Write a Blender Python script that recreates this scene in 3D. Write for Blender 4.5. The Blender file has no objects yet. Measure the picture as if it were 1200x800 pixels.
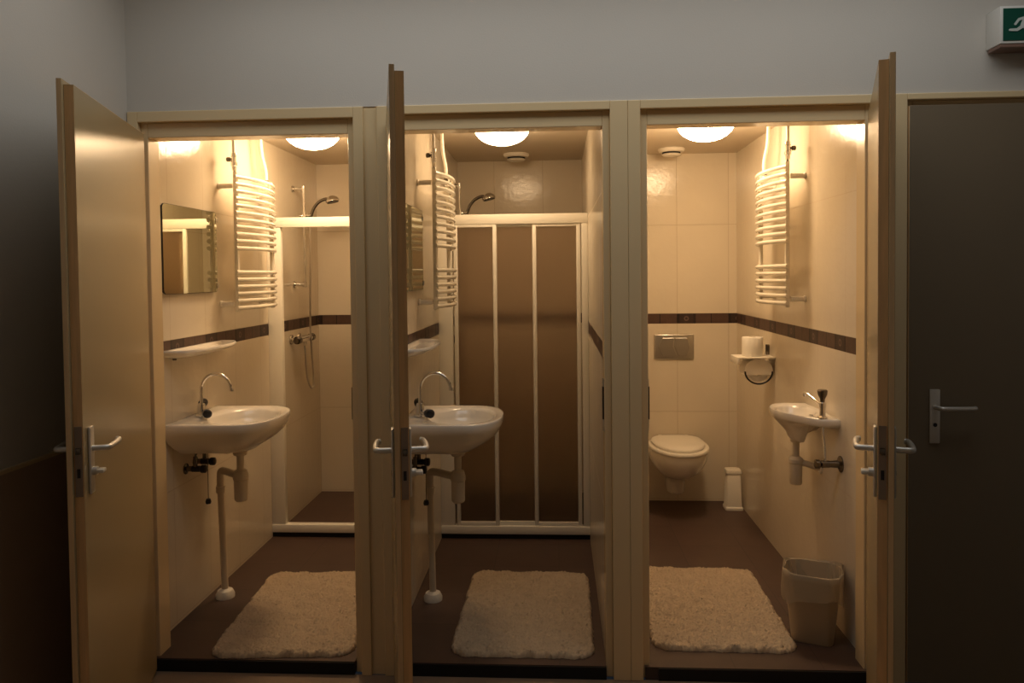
import bpy, bmesh, math, random
from mathutils import Vector, Matrix
random.seed(7)
S = bpy.context.scene
C = S.collection
PI = math.pi
R = math.radians

def lin(c):
    c = c / 255.0
    return c / 12.92 if c <= 0.04045 else ((c + 0.055) / 1.055) ** 2.4
def rgb(r, g, b):
    return (lin(r), lin(g), lin(b), 1.0)

# ------------------------------------------------------------------ materials
MATS = {}
def mat(name, col, rough=0.5, metal=0.0, noise=0.0, nscale=6.0, bump=0.0, bscale=60.0, coat=0.0, spec=0.5, trans=0.0, ior=1.45, stretch=None, emit=None, estr=0.0, rvar=0.0):
    m = bpy.data.materials.new(name); m.use_nodes = True
    nt = m.node_tree; N = nt.nodes; L = nt.links
    b = N['Principled BSDF']
    b.inputs['Base Color'].default_value = col
    b.inputs['Roughness'].default_value = rough
    b.inputs['Metallic'].default_value = metal
    b.inputs['Coat Weight'].default_value = coat
    b.inputs['Coat Roughness'].default_value = 0.15
    b.inputs['Specular IOR Level'].default_value = spec
    b.inputs['Transmission Weight'].default_value = trans
    b.inputs['IOR'].default_value = ior
    tc = N.new('ShaderNodeTexCoord'); mp = N.new('ShaderNodeMapping')
    L.new(tc.outputs['Object'], mp.inputs['Vector'])
    if stretch: mp.inputs['Scale'].default_value = stretch
    if noise > 0 or rvar > 0:
        n = N.new('ShaderNodeTexNoise'); n.inputs['Scale'].default_value = nscale; n.inputs['Detail'].default_value = 4
        L.new(mp.outputs[0], n.inputs['Vector'])
        if noise > 0:
            mx = N.new('ShaderNodeMix'); mx.data_type = 'RGBA'
            mx.inputs['A'].default_value = tuple(c * (1 - noise) for c in col[:3]) + (1,)
            mx.inputs['B'].default_value = tuple(min(1, c * (1 + noise)) for c in col[:3]) + (1,)
            L.new(n.outputs['Fac'], mx.inputs['Factor']); L.new(mx.outputs['Result'], b.inputs['Base Color'])
        if rvar > 0:
            mr = N.new('ShaderNodeMapRange'); mr.inputs['To Min'].default_value = rough - rvar; mr.inputs['To Max'].default_value = rough + rvar
            L.new(n.outputs['Fac'], mr.inputs['Value']); L.new(mr.outputs[0], b.inputs['Roughness'])
    if bump > 0:
        n2 = N.new('ShaderNodeTexNoise'); n2.inputs['Scale'].default_value = bscale; n2.inputs['Detail'].default_value = 3
        L.new(mp.outputs[0], n2.inputs['Vector'])
        bp = N.new('ShaderNodeBump'); bp.inputs['Strength'].default_value = bump; bp.inputs['Distance'].default_value = 0.004
        L.new(n2.outputs['Fac'], bp.inputs['Height']); L.new(bp.outputs[0], b.inputs['Normal'])
    if emit:
        b.inputs['Emission Color'].default_value = emit; b.inputs['Emission Strength'].default_value = estr
    MATS[name] = m
    return m

def tile_wall(name, axis, off, tile, grout, band, band_dark, motif):
    """Large glazed wall tiles with one decorative border course. axis: 0 = runs along x, 1 = runs along y."""
    m = bpy.data.materials.new(name); m.use_nodes = True
    nt = m.node_tree; N = nt.nodes; L = nt.links; b = N['Principled BSDF']
    tc = N.new('ShaderNodeTexCoord'); sp = N.new('ShaderNodeSeparateXYZ'); L.new(tc.outputs['Object'], sp.inputs[0])
    H = sp.outputs[axis]; Z = sp.outputs[2]
    def M(op, a, c=None, d=None):
        n = N.new('ShaderNodeMath'); n.operation = op
        for i, v in enumerate((a, c, d)):
            if v is None: continue
            if isinstance(v, (int, float)): n.inputs[i].default_value = v
            else: L.new(v, n.inputs[i])
        return n.outputs[0]
    def mixc(f, a, c):
        n = N.new('ShaderNodeMix'); n.data_type = 'RGBA'; L.new(f, n.inputs['Factor'])
        for s, v in (('A', a), ('B', c)):
            if isinstance(v, tuple): n.inputs[s].default_value = v
            else: L.new(v, n.inputs[s])
        return n.outputs['Result']
    W = 0.3333
    u = M('MODULO', M('ADD', H, 33.33 - off), W)                    # 0..W inside one tile
    gv = M('ADD', M('LESS_THAN', u, 0.0016), M('GREATER_THAN', u, W - 0.0016))
    inb = M('MULTIPLY', M('GREATER_THAN', Z, 1.173), M('LESS_THAN', Z, 1.2385))
    above = M('GREATER_THAN', Z, 1.2385)
    zz = M('MODULO', M('ADD', M('SUBTRACT', Z, M('ADD', M('MULTIPLY', above, 0.0655), 1.173)), 5.8), 0.58)
    gh = M('ADD', M('LESS_THAN', zz, 0.0016), M('GREATER_THAN', zz, 0.58 - 0.0016))
    g = M('MINIMUM', M('ADD', gv, gh), 1.0)
    # tile colour, a little different from tile to tile and cloudy within one
    wn = N.new('ShaderNodeTexNoise'); wn.inputs['Scale'].default_value = 5.0; wn.inputs['Detail'].default_value = 5
    L.new(tc.outputs['Object'], wn.inputs['Vector'])
    tcol = mixc(wn.outputs['Fac'], tuple(c * .95 for c in tile[:3]) + (1,), tuple(min(1, c * 1.04) for c in tile[:3]) + (1,))
    col = mixc(g, tcol, grout)
    # border: long brown piece, then a square piece with dark edges and a small round motif
    bn = N.new('ShaderNodeTexNoise'); bn.inputs['Scale'].default_value = 30; L.new(tc.outputs['Object'], bn.inputs['Vector'])
    bcol = mixc(bn.outputs['Fac'], tuple(c * .75 for c in band[:3]) + (1,), tuple(c * 1.25 for c in band[:3]) + (1,))
    e1 = M('MULTIPLY', M('GREATER_THAN', u, 0.0016), M('LESS_THAN', u, 0.016))
    e2 = M('MULTIPLY', M('GREATER_THAN', u, 0.105), M('LESS_THAN', u, 0.121))
    e3 = M('MULTIPLY', M('GREATER_THAN', u, 0.016), M('LESS_THAN', u, 0.105))
    bcol = mixc(e3, bcol, (.045, .027, .023, 1))
    bcol = mixc(M('ADD', e1, e2), bcol, band_dark)
    du = M('SUBTRACT', u, 0.06); dz = M('SUBTRACT', Z, 1.206)
    rr = M('SQRT', M('ADD', M('MULTIPLY', du, du), M('MULTIPLY', dz, dz)))
    ring = M('MULTIPLY', M('GREATER_THAN', rr, 0.008), M('LESS_THAN', rr, 0.016))
    bcol = mixc(ring, bcol, motif)
    s1 = M('MULTIPLY', M('GREATER_THAN', u, 0.218), M('LESS_THAN', u, 0.224))
    bcol = mixc(M('MINIMUM', M('ADD', M('ADD', gv, s1), 0), 1.0), bcol, band_dark)
    col = mixc(inb, col, bcol)
    L.new(col, b.inputs['Base Color'])
    ro = N.new('ShaderNodeMapRange'); ro.inputs['To Min'].default_value = 0.18; ro.inputs['To Max'].default_value = 0.7
    L.new(M('MAXIMUM', g, M('MULTIPLY', inb, 0.55)), ro.inputs['Value']); L.new(ro.outputs[0], b.inputs['Roughness'])
    b.inputs['Specular IOR Level'].default_value = 0.38
    n2 = N.new('ShaderNodeTexNoise'); n2.inputs['Scale'].default_value = 26; n2.inputs['Detail'].default_value = 3
    L.new(tc.outputs['Object'], n2.inputs['Vector'])
    hh = M('SUBTRACT', M('MULTIPLY', n2.outputs['Fac'], 0.5), M('MULTIPLY', g, 1.0))
    bp = N.new('ShaderNodeBump'); bp.inputs['Strength'].default_value = 0.55; bp.inputs['Distance'].default_value = 0.004
    L.new(hh, bp.inputs['Height']); L.new(bp.outputs[0], b.inputs['Normal'])
    return m

def tile_floor(name, col, grout, W=0.333):
    m = bpy.data.materials.new(name); m.use_nodes = True
    nt = m.node_tree; N = nt.nodes; L = nt.links; b = N['Principled BSDF']
    tc = N.new('ShaderNodeTexCoord')
    br = N.new('ShaderNodeTexBrick'); br.offset = 0.0
    br.inputs['Scale'].default_value = 1.0; br.inputs['Mortar Size'].default_value = 0.002
    br.inputs['Brick Width'].default_value = W; br.inputs['Row Height'].default_value = W
    br.inputs['Color1'].default_value = tuple(c * .9 for c in col[:3]) + (1,); br.inputs['Color2'].default_value = tuple(c * 1.1 for c in col[:3]) + (1,)
    br.inputs['Mortar'].default_value = grout
    L.new(tc.outputs['Object'], br.inputs['Vector'])
    n = N.new('ShaderNodeTexNoise'); n.inputs['Scale'].default_value = 9; n.inputs['Detail'].default_value = 6
    L.new(tc.outputs['Object'], n.inputs['Vector'])
    mx = N.new('ShaderNodeMix'); mx.data_type = 'RGBA'; mx.blend_type = 'MULTIPLY'; mx.inputs['Factor'].default_value = 0.5
    L.new(br.outputs['Color'], mx.inputs['A'])
    cr = N.new('ShaderNodeValToRGB'); cr.color_ramp.elements[0].color = (.55, .55, .55, 1); cr.color_ramp.elements[1].color = (1.3, 1.3, 1.3, 1)
    L.new(n.outputs['Fac'], cr.inputs['Fac']); L.new(cr.outputs[0], mx.inputs['B'])
    L.new(mx.outputs['Result'], b.inputs['Base Color'])
    b.inputs['Roughness'].default_value = 0.5
    return m

TILE = (.70, .63, .515, 1); GROUT = (.52, .44, .33, 1)
BAND = (.088, .050, .038, 1); BANDD = (.022, .014, .013, 1); MOTIF = (.14, .09, .075, 1)
M_wx = tile_wall('wall_tile_back', 0, -0.42, TILE, GROUT, BAND, BANDD, MOTIF)
M_wx3 = tile_wall('wall_tile_back_toilet', 0, 0.79, TILE, GROUT, BAND, BANDD, MOTIF)
M_wy = tile_wall('wall_tile_side', 1, 0.288, TILE, GROUT, BAND, BANDD, MOTIF)
M_floor = tile_floor('brown_floor_tile', (.085, .050, .038, 1), (.05, .032, .026, 1))
M_cfloor = mat('corridor_floor', (.26, .18, .12, 1), .6, noise=.2, bump=.1)
M_paint = mat('white_wall_paint', (.62, .595, .55, 1), .7, noise=.03, nscale=3, bump=.12, bscale=180)
M_leftpaint = mat('dado_brown_paint', (.45, .34, .25, 1), .5, noise=.1, nscale=3, bump=.1, bscale=150)
M_ceil = mat('ceiling_paint', (.66, .58, .47, 1), .6, noise=.02)
M_frame = mat('cream_frame_enamel', (.76, .60, .36, 1), .24, noise=.03, nscale=3, bump=.03, bscale=40, coat=.3)
M_leaf = mat('beige_door_laminate', (.42, .325, .18, 1), .27, noise=.05, nscale=1.6, stretch=(1, 1, 3))
M_leafshade = mat('shaded_door_laminate', (.21, .165, .11, 1), .45, noise=.06, nscale=3)  # same leaf as the open doors, its shade put into a darker colour
M_edge = mat('door_edge_wood', (.80, .52, .26, 1), .5, noise=.25, nscale=14, stretch=(6, 6, .4), bump=.1)
M_lip = mat('door_lip_wood', (.84, .60, .34, 1), .45, noise=.2, nscale=14, stretch=(6, 6, .4))
M_steel = mat('brushed_steel', (.62, .60, .56, 1), .30, 1.0)
M_alu = mat('satin_aluminium', (.74, .72, .68, 1), .42, .7)
M_chrome = mat('chrome', (.78, .77, .75, 1), .10, 1.0)
M_lock = mat('aged_lock_steel', (.34, .27, .22, 1), .4, .8)
M_dchrome = mat('dark_tarnished_chrome', (.18, .16, .14, 1), .25, 1.0)
M_black = mat('black_plastic', (.015, .014, .016, 1), .35)
M_dark = mat('dark_gap', (.01, .009, .008, 1), .8)  # near-black; on the riser and the door panel it stands for shade
M_por = mat('white_porcelain', (.84, .80, .73, 1), .12, coat=.6)
M_wplast = mat('white_plastic', (.82, .78, .70, 1), .35)
M_pvc = mat('cream_pvc_pipe', (.62, .55, .44, 1), .4)
M_rad = mat('white_radiator_enamel', (.80, .76, .67, 1), .25, coat=.4)
M_alwhite = mat('white_coated_profile', (.86, .83, .75, 1), .35)
M_rug = mat('cream_rug_pile', (.56, .44, .31, 1), .95, noise=.14, nscale=22, bump=.5, bscale=220, spec=.1)
M_paper = mat('toilet_paper', (.85, .82, .76, 1), .9, bump=.2, bscale=150)
M_bin = mat('cream_bin_plastic', (.50, .42, .31, 1), .45)
M_exitw = mat('sign_housing_white', (.70, .70, .67, 1), .4)
M_green = mat('sign_green', (.006, .075, .05, 1), .35)
M_signw = mat('sign_pictogram_white', (.55, .62, .6, 1), .4)
M_signb = mat('sign_reflection_brown', (.22, .13, .10, 1), .4)  # reflection on the underside of the sign, painted as red-brown
M_hole = mat('slot_shadow_metal', (.06, .05, .045, 1), .5, .6)

m = bpy.data.materials.new('mirror_glass'); m.use_nodes = True
b = m.node_tree.nodes['Principled BSDF']; b.inputs['Metallic'].default_value = 1; b.inputs['Roughness'].default_value = .015; b.inputs['Base Color'].default_value = (.66, .68, .56, 1)
M_mirror = m

# frosted brown polystyrene of the shower doors
m = bpy.data.materials.new('frosted_brown_panel'); m.use_nodes = True
nt = m.node_tree; N = nt.nodes; L = nt.links; b = N['Principled BSDF']
b.inputs['Base Color'].default_value = (.74, .62, .50, 1); b.inputs['Roughness'].default_value = .34
b.inputs['Transmission Weight'].default_value = .95; b.inputs['IOR'].default_value = 1.2
tc = N.new('ShaderNodeTexCoord'); vo = N.new('ShaderNodeTexVoronoi'); vo.inputs['Scale'].default_value = 90
L.new(tc.outputs['Object'], vo.inputs['Vector'])
bp = N.new('ShaderNodeBump'); bp.inputs['Strength'].default_value = .25; bp.inputs['Distance'].default_value = .002
L.new(vo.outputs['Distance'], bp.inputs['Height']); L.new(bp.outputs[0], b.inputs['Normal'])
M_frost = m

# thin bin liner
m = bpy.data.materials.new('bin_liner_film'); m.use_nodes = True
nt = m.node_tree; N = nt.nodes; L = nt.links; b = N['Principled BSDF']
b.inputs['Base Color'].default_value = (.62, .52, .37, 1); b.inputs['Roughness'].default_value = .3
tr = N.new('ShaderNodeBsdfTransparent'); mx = N.new('ShaderNodeMixShader'); mx.inputs[0].default_value = .5
L.new(tr.outputs[0], mx.inputs[1]); L.new(b.outputs[0], mx.inputs[2]); L.new(mx.outputs[0], N['Material Output'].inputs[0])
M_film = m

WARM = (1.0, .685, .385)
m = bpy.data.materials.new('lit_opal_glass'); m.use_nodes = True
nt = m.node_tree; N = nt.nodes; b = N['Principled BSDF']
b.inputs['Base Color'].default_value = (.9, .88, .82, 1); b.inputs['Emission Color'].default_value = WARM + (1,)
b.inputs['Emission Strength'].default_value = 53.0
M_dome = m
M_dome_dim = m.copy(); M_dome_dim.name = 'lit_opal_glass_weaker_bulb'; M_dome_dim.node_tree.nodes['Principled BSDF'].inputs['Emission Strength'].default_value = 26.0

# ------------------------------------------------------------------ mesh builder
class MB:
    def __init__(s): s.bm = bmesh.new()
    def box(s, x0, x1, y0, y1, z0, z1, bev=0.0, seg=2):
        t = bmesh.new()
        bmesh.ops.create_cube(t, size=1)
        for v in t.verts:
            v.co = Vector(((x0 + x1) / 2 + v.co.x * (x1 - x0), (y0 + y1) / 2 + v.co.y * (y1 - y0), (z0 + z1) / 2 + v.co.z * (z1 - z0)))
        if bev > 0: bmesh.ops.bevel(t, geom=t.edges[:], offset=bev, segments=seg, affect='EDGES', profile=.5)
        s._merge(t); return s
    def _merge(s, t, M=None):
        if M is not None: bmesh.ops.transform(t, matrix=M, verts=t.verts)
        me = bpy.data.meshes.new('tmp'); t.to_mesh(me); t.free(); s.bm.from_mesh(me); bpy.data.meshes.remove(me)
    def tube(s, pts, r, n=12, caps=True, rr=None):
        pts = [Vector(p) for p in pts]; k = len(pts)
        if rr is None: rr = [r] * k
        ring = []; up = None
        for i, p in enumerate(pts):
            d = (pts[min(i + 1, k - 1)] - pts[max(i - 1, 0)]).normalized()
            if up is None:
                up = Vector((0, 0, 1)) if abs(d.z) < .9 else Vector((1, 0, 0))
            a = d.cross(up).normalized(); c = a.cross(d).normalized(); up = c
            ring.append([s.bm.verts.new(p + (a * math.cos(2 * PI * j / n) + c * math.sin(2 * PI * j / n)) * rr[i]) for j in range(n)])
        for i in range(k - 1):
            for j in range(n):
                s.bm.faces.new((ring[i][j], ring[i][(j + 1) % n], ring[i + 1][(j + 1) % n], ring[i + 1][j]))
        if caps:
            s.bm.faces.new(ring[0][::-1]); s.bm.faces.new(ring[-1])
        return s
    def lathe(s, prof, org=(0, 0, 0), axis='z', n=32, sx=1.0, sy=1.0):
        """prof: (radius, height) pairs; radius 0 closes the end."""
        org = Vector(org); rings = []
        def P(r, h, a):
            c, t = math.cos(a) * r * sx, math.sin(a) * r * sy
            v = {'z': (c, t, h), 'x': (h, c, t), 'y': (c, h, t), '-x': (-h, c, t), '-y': (c, -h, t), '-z': (c, t, -h)}[axis]
            return org + Vector(v)
        for r, h in prof:
            if r <= 1e-6: rings.append([s.bm.verts.new(P(0, h, 0))])
            else: rings.append([s.bm.verts.new(P(r, h, 2 * PI * j / n)) for j in range(n)])
        for A, B in zip(rings, rings[1:]):
            for j in range(n):
                a = [A[j % len(A)], A[(j + 1) % len(A)]] if len(A) > 1 else [A[0]]
                c = [B[(j + 1) % len(B)], B[j % len(B)]] if len(B) > 1 else [B[0]]
                f = a + c
                if len(f) > 2: s.bm.faces.new(f)
        return s
    def rings(s, R_, close0=True, close1=True):
        V = [[s.bm.verts.new(p) for p in r] for r in R_]; n = len(V[0])
        for A, B in zip(V, V[1:]):
            for j in range(n): s.bm.faces.new((A[j], A[(j + 1) % n], B[(j + 1) % n], B[j]))
        if close0: s.bm.faces.new(V[0][::-1])
        if close1: s.bm.faces.new(V[-1])
        return s
    def prism(s, poly, a0, a1, axis='z'):
        def P(u, v, w): return {'z': (u, v, w), 'y': (u, w, v), 'x': (w, u, v)}[axis]
        return s.rings([[P(u, v, a0) for u, v in poly], [P(u, v, a1) for u, v in poly]])
    def build(s, name, m, parent=None, smooth=35, bevel=0):
        bmesh.ops.recalc_face_normals(s.bm, faces=s.bm.faces)
        me = bpy.data.meshes.new(name); s.bm.to_mesh(me); s.bm.free()
        me.materials.append(m)
        if smooth:
            me.shade_smooth(); me.set_sharp_from_angle(angle=R(smooth))
        o = bpy.data.objects.new(name, me); C.objects.link(o)
        if parent: o.parent = parent
        if bevel:
            bv = o.modifiers.new('bevel', 'BEVEL'); bv.width = bevel; bv.segments = 2; bv.limit_method = 'ANGLE'; bv.angle_limit = R(40)
        return o

def tag(o, label, cat=None, group=None, kind=None):
    o['label'] = label
    if cat: o['category'] = cat
    if group: o['group'] = group
    if kind: o['kind'] = kind
    return o
def thing(name, label, cat, loc=(0, 0, 0), rz=0, group=None, kind=None):
    o = bpy.data.objects.new(name, None); C.objects.link(o); o.empty_display_size = .05
    o.location = loc; o.rotation_euler = (0, 0, rz)
    return tag(o, label, cat, group, kind)
def struct(mb, name, m, label, cat='wall', **k):
    return tag(mb.build(name, m, **k), label, cat, kind='structure')
def kids(o): return [c for c in bpy.data.objects if c.parent == o]
def dup(o, parent=None):
    c = o.copy(); C.objects.link(c); c.parent = parent
    for ch in kids(o): dup(ch, c)
    return c
def dupthing(o, loc, label, rz=None):
    c = dup(o); c.location = loc; c['label'] = label
    if rz is not None: c.rotation_euler.z = rz
    return c
def smoothpts(P, n=6):
    P = [Vector(p) for p in P]; out = []
    Q = [P[0]] + P + [P[-1]]
    for i in range(1, len(Q) - 2):
        a, b_, c, d = Q[i - 1], Q[i], Q[i + 1], Q[i + 2]
        for k in range(n):
            t = k / n
            out.append(.5 * ((2 * b_) + (c - a) * t + (2 * a - 5 * b_ + 4 * c - d) * t * t + (3 * b_ - a - 3 * c + d) * t ** 3))
    out.append(P[-1]); return out

# ------------------------------------------------------------------ dimensions (metres; y = 0 is the face of the door wall)
XL, X1R, X2L, X2R, X3L, X3R = -1.658, -.800, -.670, .178, .326, 1.176
ZC = 2.282; B12 = 2.352; B3 = 2.18; YS = .10
DX = X2L - XL

# ------------------------------------------------------------------ room shell
mb = MB()
mb.box(-1.757, 2.75, 0, .10, 2.15, 2.75)
mb.box(-1.757, -1.657, 0, .10, -.05, 2.15); pass
mb.box(2.235, 2.75, 0, .10, -.05, 2.15)
struct(MB().box(-.731, -.678, .004, .10, -.05, 2.15), 'trim_5', M_frame, 'narrow cream filler strip between the left and middle door frames', 'door frame', smooth=0)
struct(mb, 'wall_front', M_paint, 'white painted corridor wall above and between the stall door frames', smooth=0)
struct(MB().box(-1.757, -1.66, -3.6, 0, .93, 2.75), 'wall_left', M_paint, 'upper white part of the left corridor wall', smooth=0)
o = struct(MB().box(-1.757, -1.655, -3.6, 0, -.05, .93), 'wall_left_dado', M_leftpaint, 'dark brown lower part of the left corridor wall', smooth=0)
struct(MB().box(-1.66, -1.648, -3.6, -.001, .925, .937), 'trim_6', M_frame, 'thin dado rail on the left corridor wall', 'rail', smooth=0)
struct(MB().box(2.65, 2.75, -3.6, 0, -.05, 2.75), 'wall_right', M_paint, 'white corridor wall at the far right', smooth=0)
struct(MB().box(-1.757, 2.75, -3.7, -3.6, -.05, 2.75), 'wall_back', M_paint, 'corridor wall behind the camera', smooth=0)
struct(MB().box(-1.757, 2.75, -3.7, 0.0, -.15, -.05), 'floor', M_cfloor, 'dark corridor floor in front of the stalls', 'floor', smooth=0)
mb = MB(); SK = (-1.4, 1.7, -.95, -.35)
mb.box(-1.757, 2.75, -3.7, SK[2], 2.75, 2.85); mb.box(-1.757, 2.75, SK[3], .1, 2.75, 2.85)
mb.box(-1.757, SK[0], SK[2], SK[3], 2.75, 2.85); mb.box(SK[1], 2.75, SK[2], SK[3], 2.75, 2.85)
struct(mb, 'ceiling', M_paint, 'white corridor ceiling with an assumed long opening for the added overhead light', 'ceiling', smooth=0)  # the opening is assumed and unseen, left for the added overhead light

struct(MB().box(XL - .1, XL, YS, 2.6, -.05, 2.4), 'wall_left_stall', M_wy, 'cream tiled left wall of the left stall with brown border', smooth=0)
def partition(x0, x1, nm, lab): struct(MB().box(x0, x1, YS, 2.6, -.05, 2.4), nm, M_wy, lab, smooth=0)
partition(X1R, X2L, 'wall_middle_left', 'tiled partition between the left and the middle stall')
partition(X2R, X3L, 'wall_middle_right', 'tiled partition between the middle and the right stall')
partition(X3R, X3R + .1, 'wall_right_stall', 'cream tiled right wall of the toilet stall with brown border')
struct(MB().box(XL, X1R, B12, B12 + .1, -.05, 2.4), 'wall_back_left_stall', M_wx, 'tiled rear wall of the left shower', smooth=0)
struct(MB().box(X2L, X2R, B12, B12 + .1, -.05, 2.4), 'wall_back_middle_stall', M_wx, 'tiled rear wall of the middle shower', smooth=0)
struct(MB().box(X3L, X3R, B3, B3 + .1, -.05, 2.4), 'wall_back_toilet_stall', M_wx3, 'tiled rear wall behind the toilet', smooth=0)
for a, c, d, nm, lb in ((XL, X1R, B12, 'left', 'left'), (X2L, X2R, B12, 'middle', 'middle'), (X3L, X3R, B3, 'right', 'right')):
    struct(MB().box(a, c, 0.0, d, -.05, 0), 'floor_' + nm, M_floor, 'brown tiled floor of the %s stall' % lb, 'floor', smooth=0)
    struct(MB().box(a, c, YS, d, ZC, ZC + .1), 'ceiling_' + nm, M_ceil, 'cream ceiling of the %s stall' % lb, 'ceiling', smooth=0)
    struct(MB().box(a + .05, c, -.006, .0, -.05, -.003), 'baseboard_' + nm, M_dark, 'riser below the %s stall floor, its shadow painted black' % lb, 'step', smooth=0)  # shadow on the plinth face is put into the near-black colour

# ------------------------------------------------------------------ door frames
def frame(x0, x1, o0, o1, n, lab, zs=2.06, zt=2.15, z0=-.05, strike=None):
    r = .027
    mb = MB()
    mb.box(x0, o0 - r, -.010, YS, z0, zt); mb.box(o1 + r, x1, -.010, YS, z0, zt)
    mb.box(o0 - r, o0, .016, YS, z0, zt); mb.box(o1, o1 + r, .016, YS, z0, zt)
    mb.box(o0 - r, o1 + r, -.010, YS, zs + r + .03, zt); mb.box(o0, o1, .016, YS, zs, zs + r + .03); mb.box(o0 - r, o1 + r, .060, YS - .001, zs + r, zs + r + .035)
    f = struct(mb, n, M_frame, lab, 'door frame', smooth=0, bevel=.003)
    if strike:
        sx, dr = strike
        MB().box(min(sx, sx + dr * .004), max(sx, sx + dr * .004), .034, .058, .90, 1.10).build('strike_plate', M_steel, f, 0)
        MB().box(min(sx, sx + dr * .006), max(sx, sx + dr * .006), .030, .052, .945, 1.07).build('strike_slot', M_hole, f, 0)
    return f
frame(-1.657, -.731, -1.589, -.797, 'trim_1', 'cream enamelled frame around the left stall doorway', zs=2.052, strike=(-.797, -1))
frame(-.678, .271, -.612, .178, 'trim_2', 'cream enamelled frame around the middle stall doorway', strike=(.178, -1))
frame(.2715, 1.222, .345, 1.146, 'trim_3', 'cream enamelled frame around the toilet stall doorway', strike=(.345, 1))
frame(1.2225, 2.235, 1.315, 2.16, 'trim_4', 'cream frame around the closed door at the right', zs=2.07)
# dark panel behind the closed door keeps the opening shut, coloured as unlit space
struct(MB().box(1.3, 2.2, .099, .12, -.05, 2.1), 'panel_behind_closed_door', M_dark, 'dark panel standing in for the unlit room behind the closed door', smooth=0)

# ------------------------------------------------------------------ doors
def lever(root, x, z, y, sy, mir, knob):
    """backplate, lever and key/turn; sy = direction away from the leaf face, mir = leaf x direction"""
    bp = MB(); hw = .019
    y1 = y + sy * .008
    bp.box(x - hw, x + hw, min(y, y1), max(y, y1), z - .135, z + .065, .004)
    bpo = bp.build('backplate', M_alu, root); 
    ly = y + sy * .052
    t = -mir
    pts = [(x, y + sy * .006, z), (x, y + sy * .035, z), (x + t * .004, y + sy * .048, z), (x + t * .018, ly, z), (x + t * .075, ly, z), (x + t * .118, ly - sy * .004, z), (x + t * .126, ly - sy * .012, z)]
    MB().tube(smoothpts(pts, 5), .0085, 14).build('lever_handle', M_alu, root)
    if knob:
        k = MB().lathe([(0, 0), (.013, 0), (.013, .012), (.011, .014), (0, .014)], (x, y1, z - .068), 'y' if sy > 0 else '-y', 20).build('turn_rosette', M_alu, root)
        MB().box(x - .016, x + .016, min(y1 + sy * .012, y1 + sy * .032), max(y1 + sy * .012, y1 + sy * .032), z - .074, z - .062, .003).build('turn_knob', M_wplast, root)
    else:
        MB().lathe([(0, 0), (.0075, 0), (.0075, .0012), (0, .0012)], (x, y1, z - .066), 'y' if sy > 0 else '-y', 18).build('keyhole', M_black, root)
def door(n, label, hx, hy, ang, mir, zt, leafm, w=.79, lip=.015, shut=False, lipz=.015):
    d = thing(n, label, 'door', (hx, hy, -.035), R(ang) * mir * -1, kind='structure')
    H = zt + .035
    def X(a, c): return (min(a * mir, c * mir), max(a * mir, c * mir))
    # leaf body with a core of wood visible at the edge and thin laminate faces
    MB().box(*X(.010, w), .0155, .0415, 0, H, ).build('door_leaf', leafm, d, 0)
    MB().box(*X(w - .0005, w + .0008), .0158, .0412, .001, H - .001).build('edge_band', M_edge, d, 0)
    MB().box(*X(.012, w), .0158, .0412, H - .001, H + .0008).build('top_edge', M_edge, d, 0)
    MB().box(*X(0.0, w + lip), 0, .015, 0, H + lipz).build('rebated_lip', leafm, d, 0, bevel=.0015)
    MB().box(*X(w + lip - .0005, w + lip + .0008), .001, .0145, .001, H + lipz - .001).build('lip_edge', M_lip, d, 0)
    zh = 1.0 + .035
    hxl = w - .055
    lever(d, hxl * mir, zh, .0415, 1, mir, True)
    lever(d, hxl * mir, zh, 0, -1, mir, False)
    if not shut:
        lp = MB().box(*X(w, w + .003), .0185, .0385, zh - .13, zh + .075, .0005).build('lock_plate', M_lock, d, 0)
        MB().box(*X(w + .003, w + .011), .022, .036, zh - .005, zh + .014, .002).build('latch_bolt', M_dchrome, d)
        MB().box(*X(w + .0025, w + .0036), .024, .033, zh - .075, zh - .048).build('deadbolt', M_black, d, 0)
        for zz in (.0, ): pass
        for hz in (.25, 1.05, 1.85):
            MB().tube([(-.006 * mir, .004, hz - .045), (-.006 * mir, .004, hz + .045)], .007, 12).build('hinge', M_steel, d)
    return d
door('door_1', 'beige laminate stall door standing open at the far left', -1.628, -.020, 74.6, 1, 2.060, M_leaf)
door('door_2', 'middle stall door opened towards the camera, seen edge on', -.640, -.020, 76.8, 1, 2.072, M_leaf)
door('door_3', 'toilet stall door opened towards the camera, hinged at the right', 1.186, -.020, 70.4, -1, 2.075, M_leaf)
d4 = door('door_4', 'closed door at the right edge of the corridor, coloured darker for its shade', 2.168, -.012, 0, -1, 2.085, M_leafshade, w=.845, lip=.037, lipz=.02, shut=True)
d4.location = (2.176, -.012, -.035)

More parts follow.
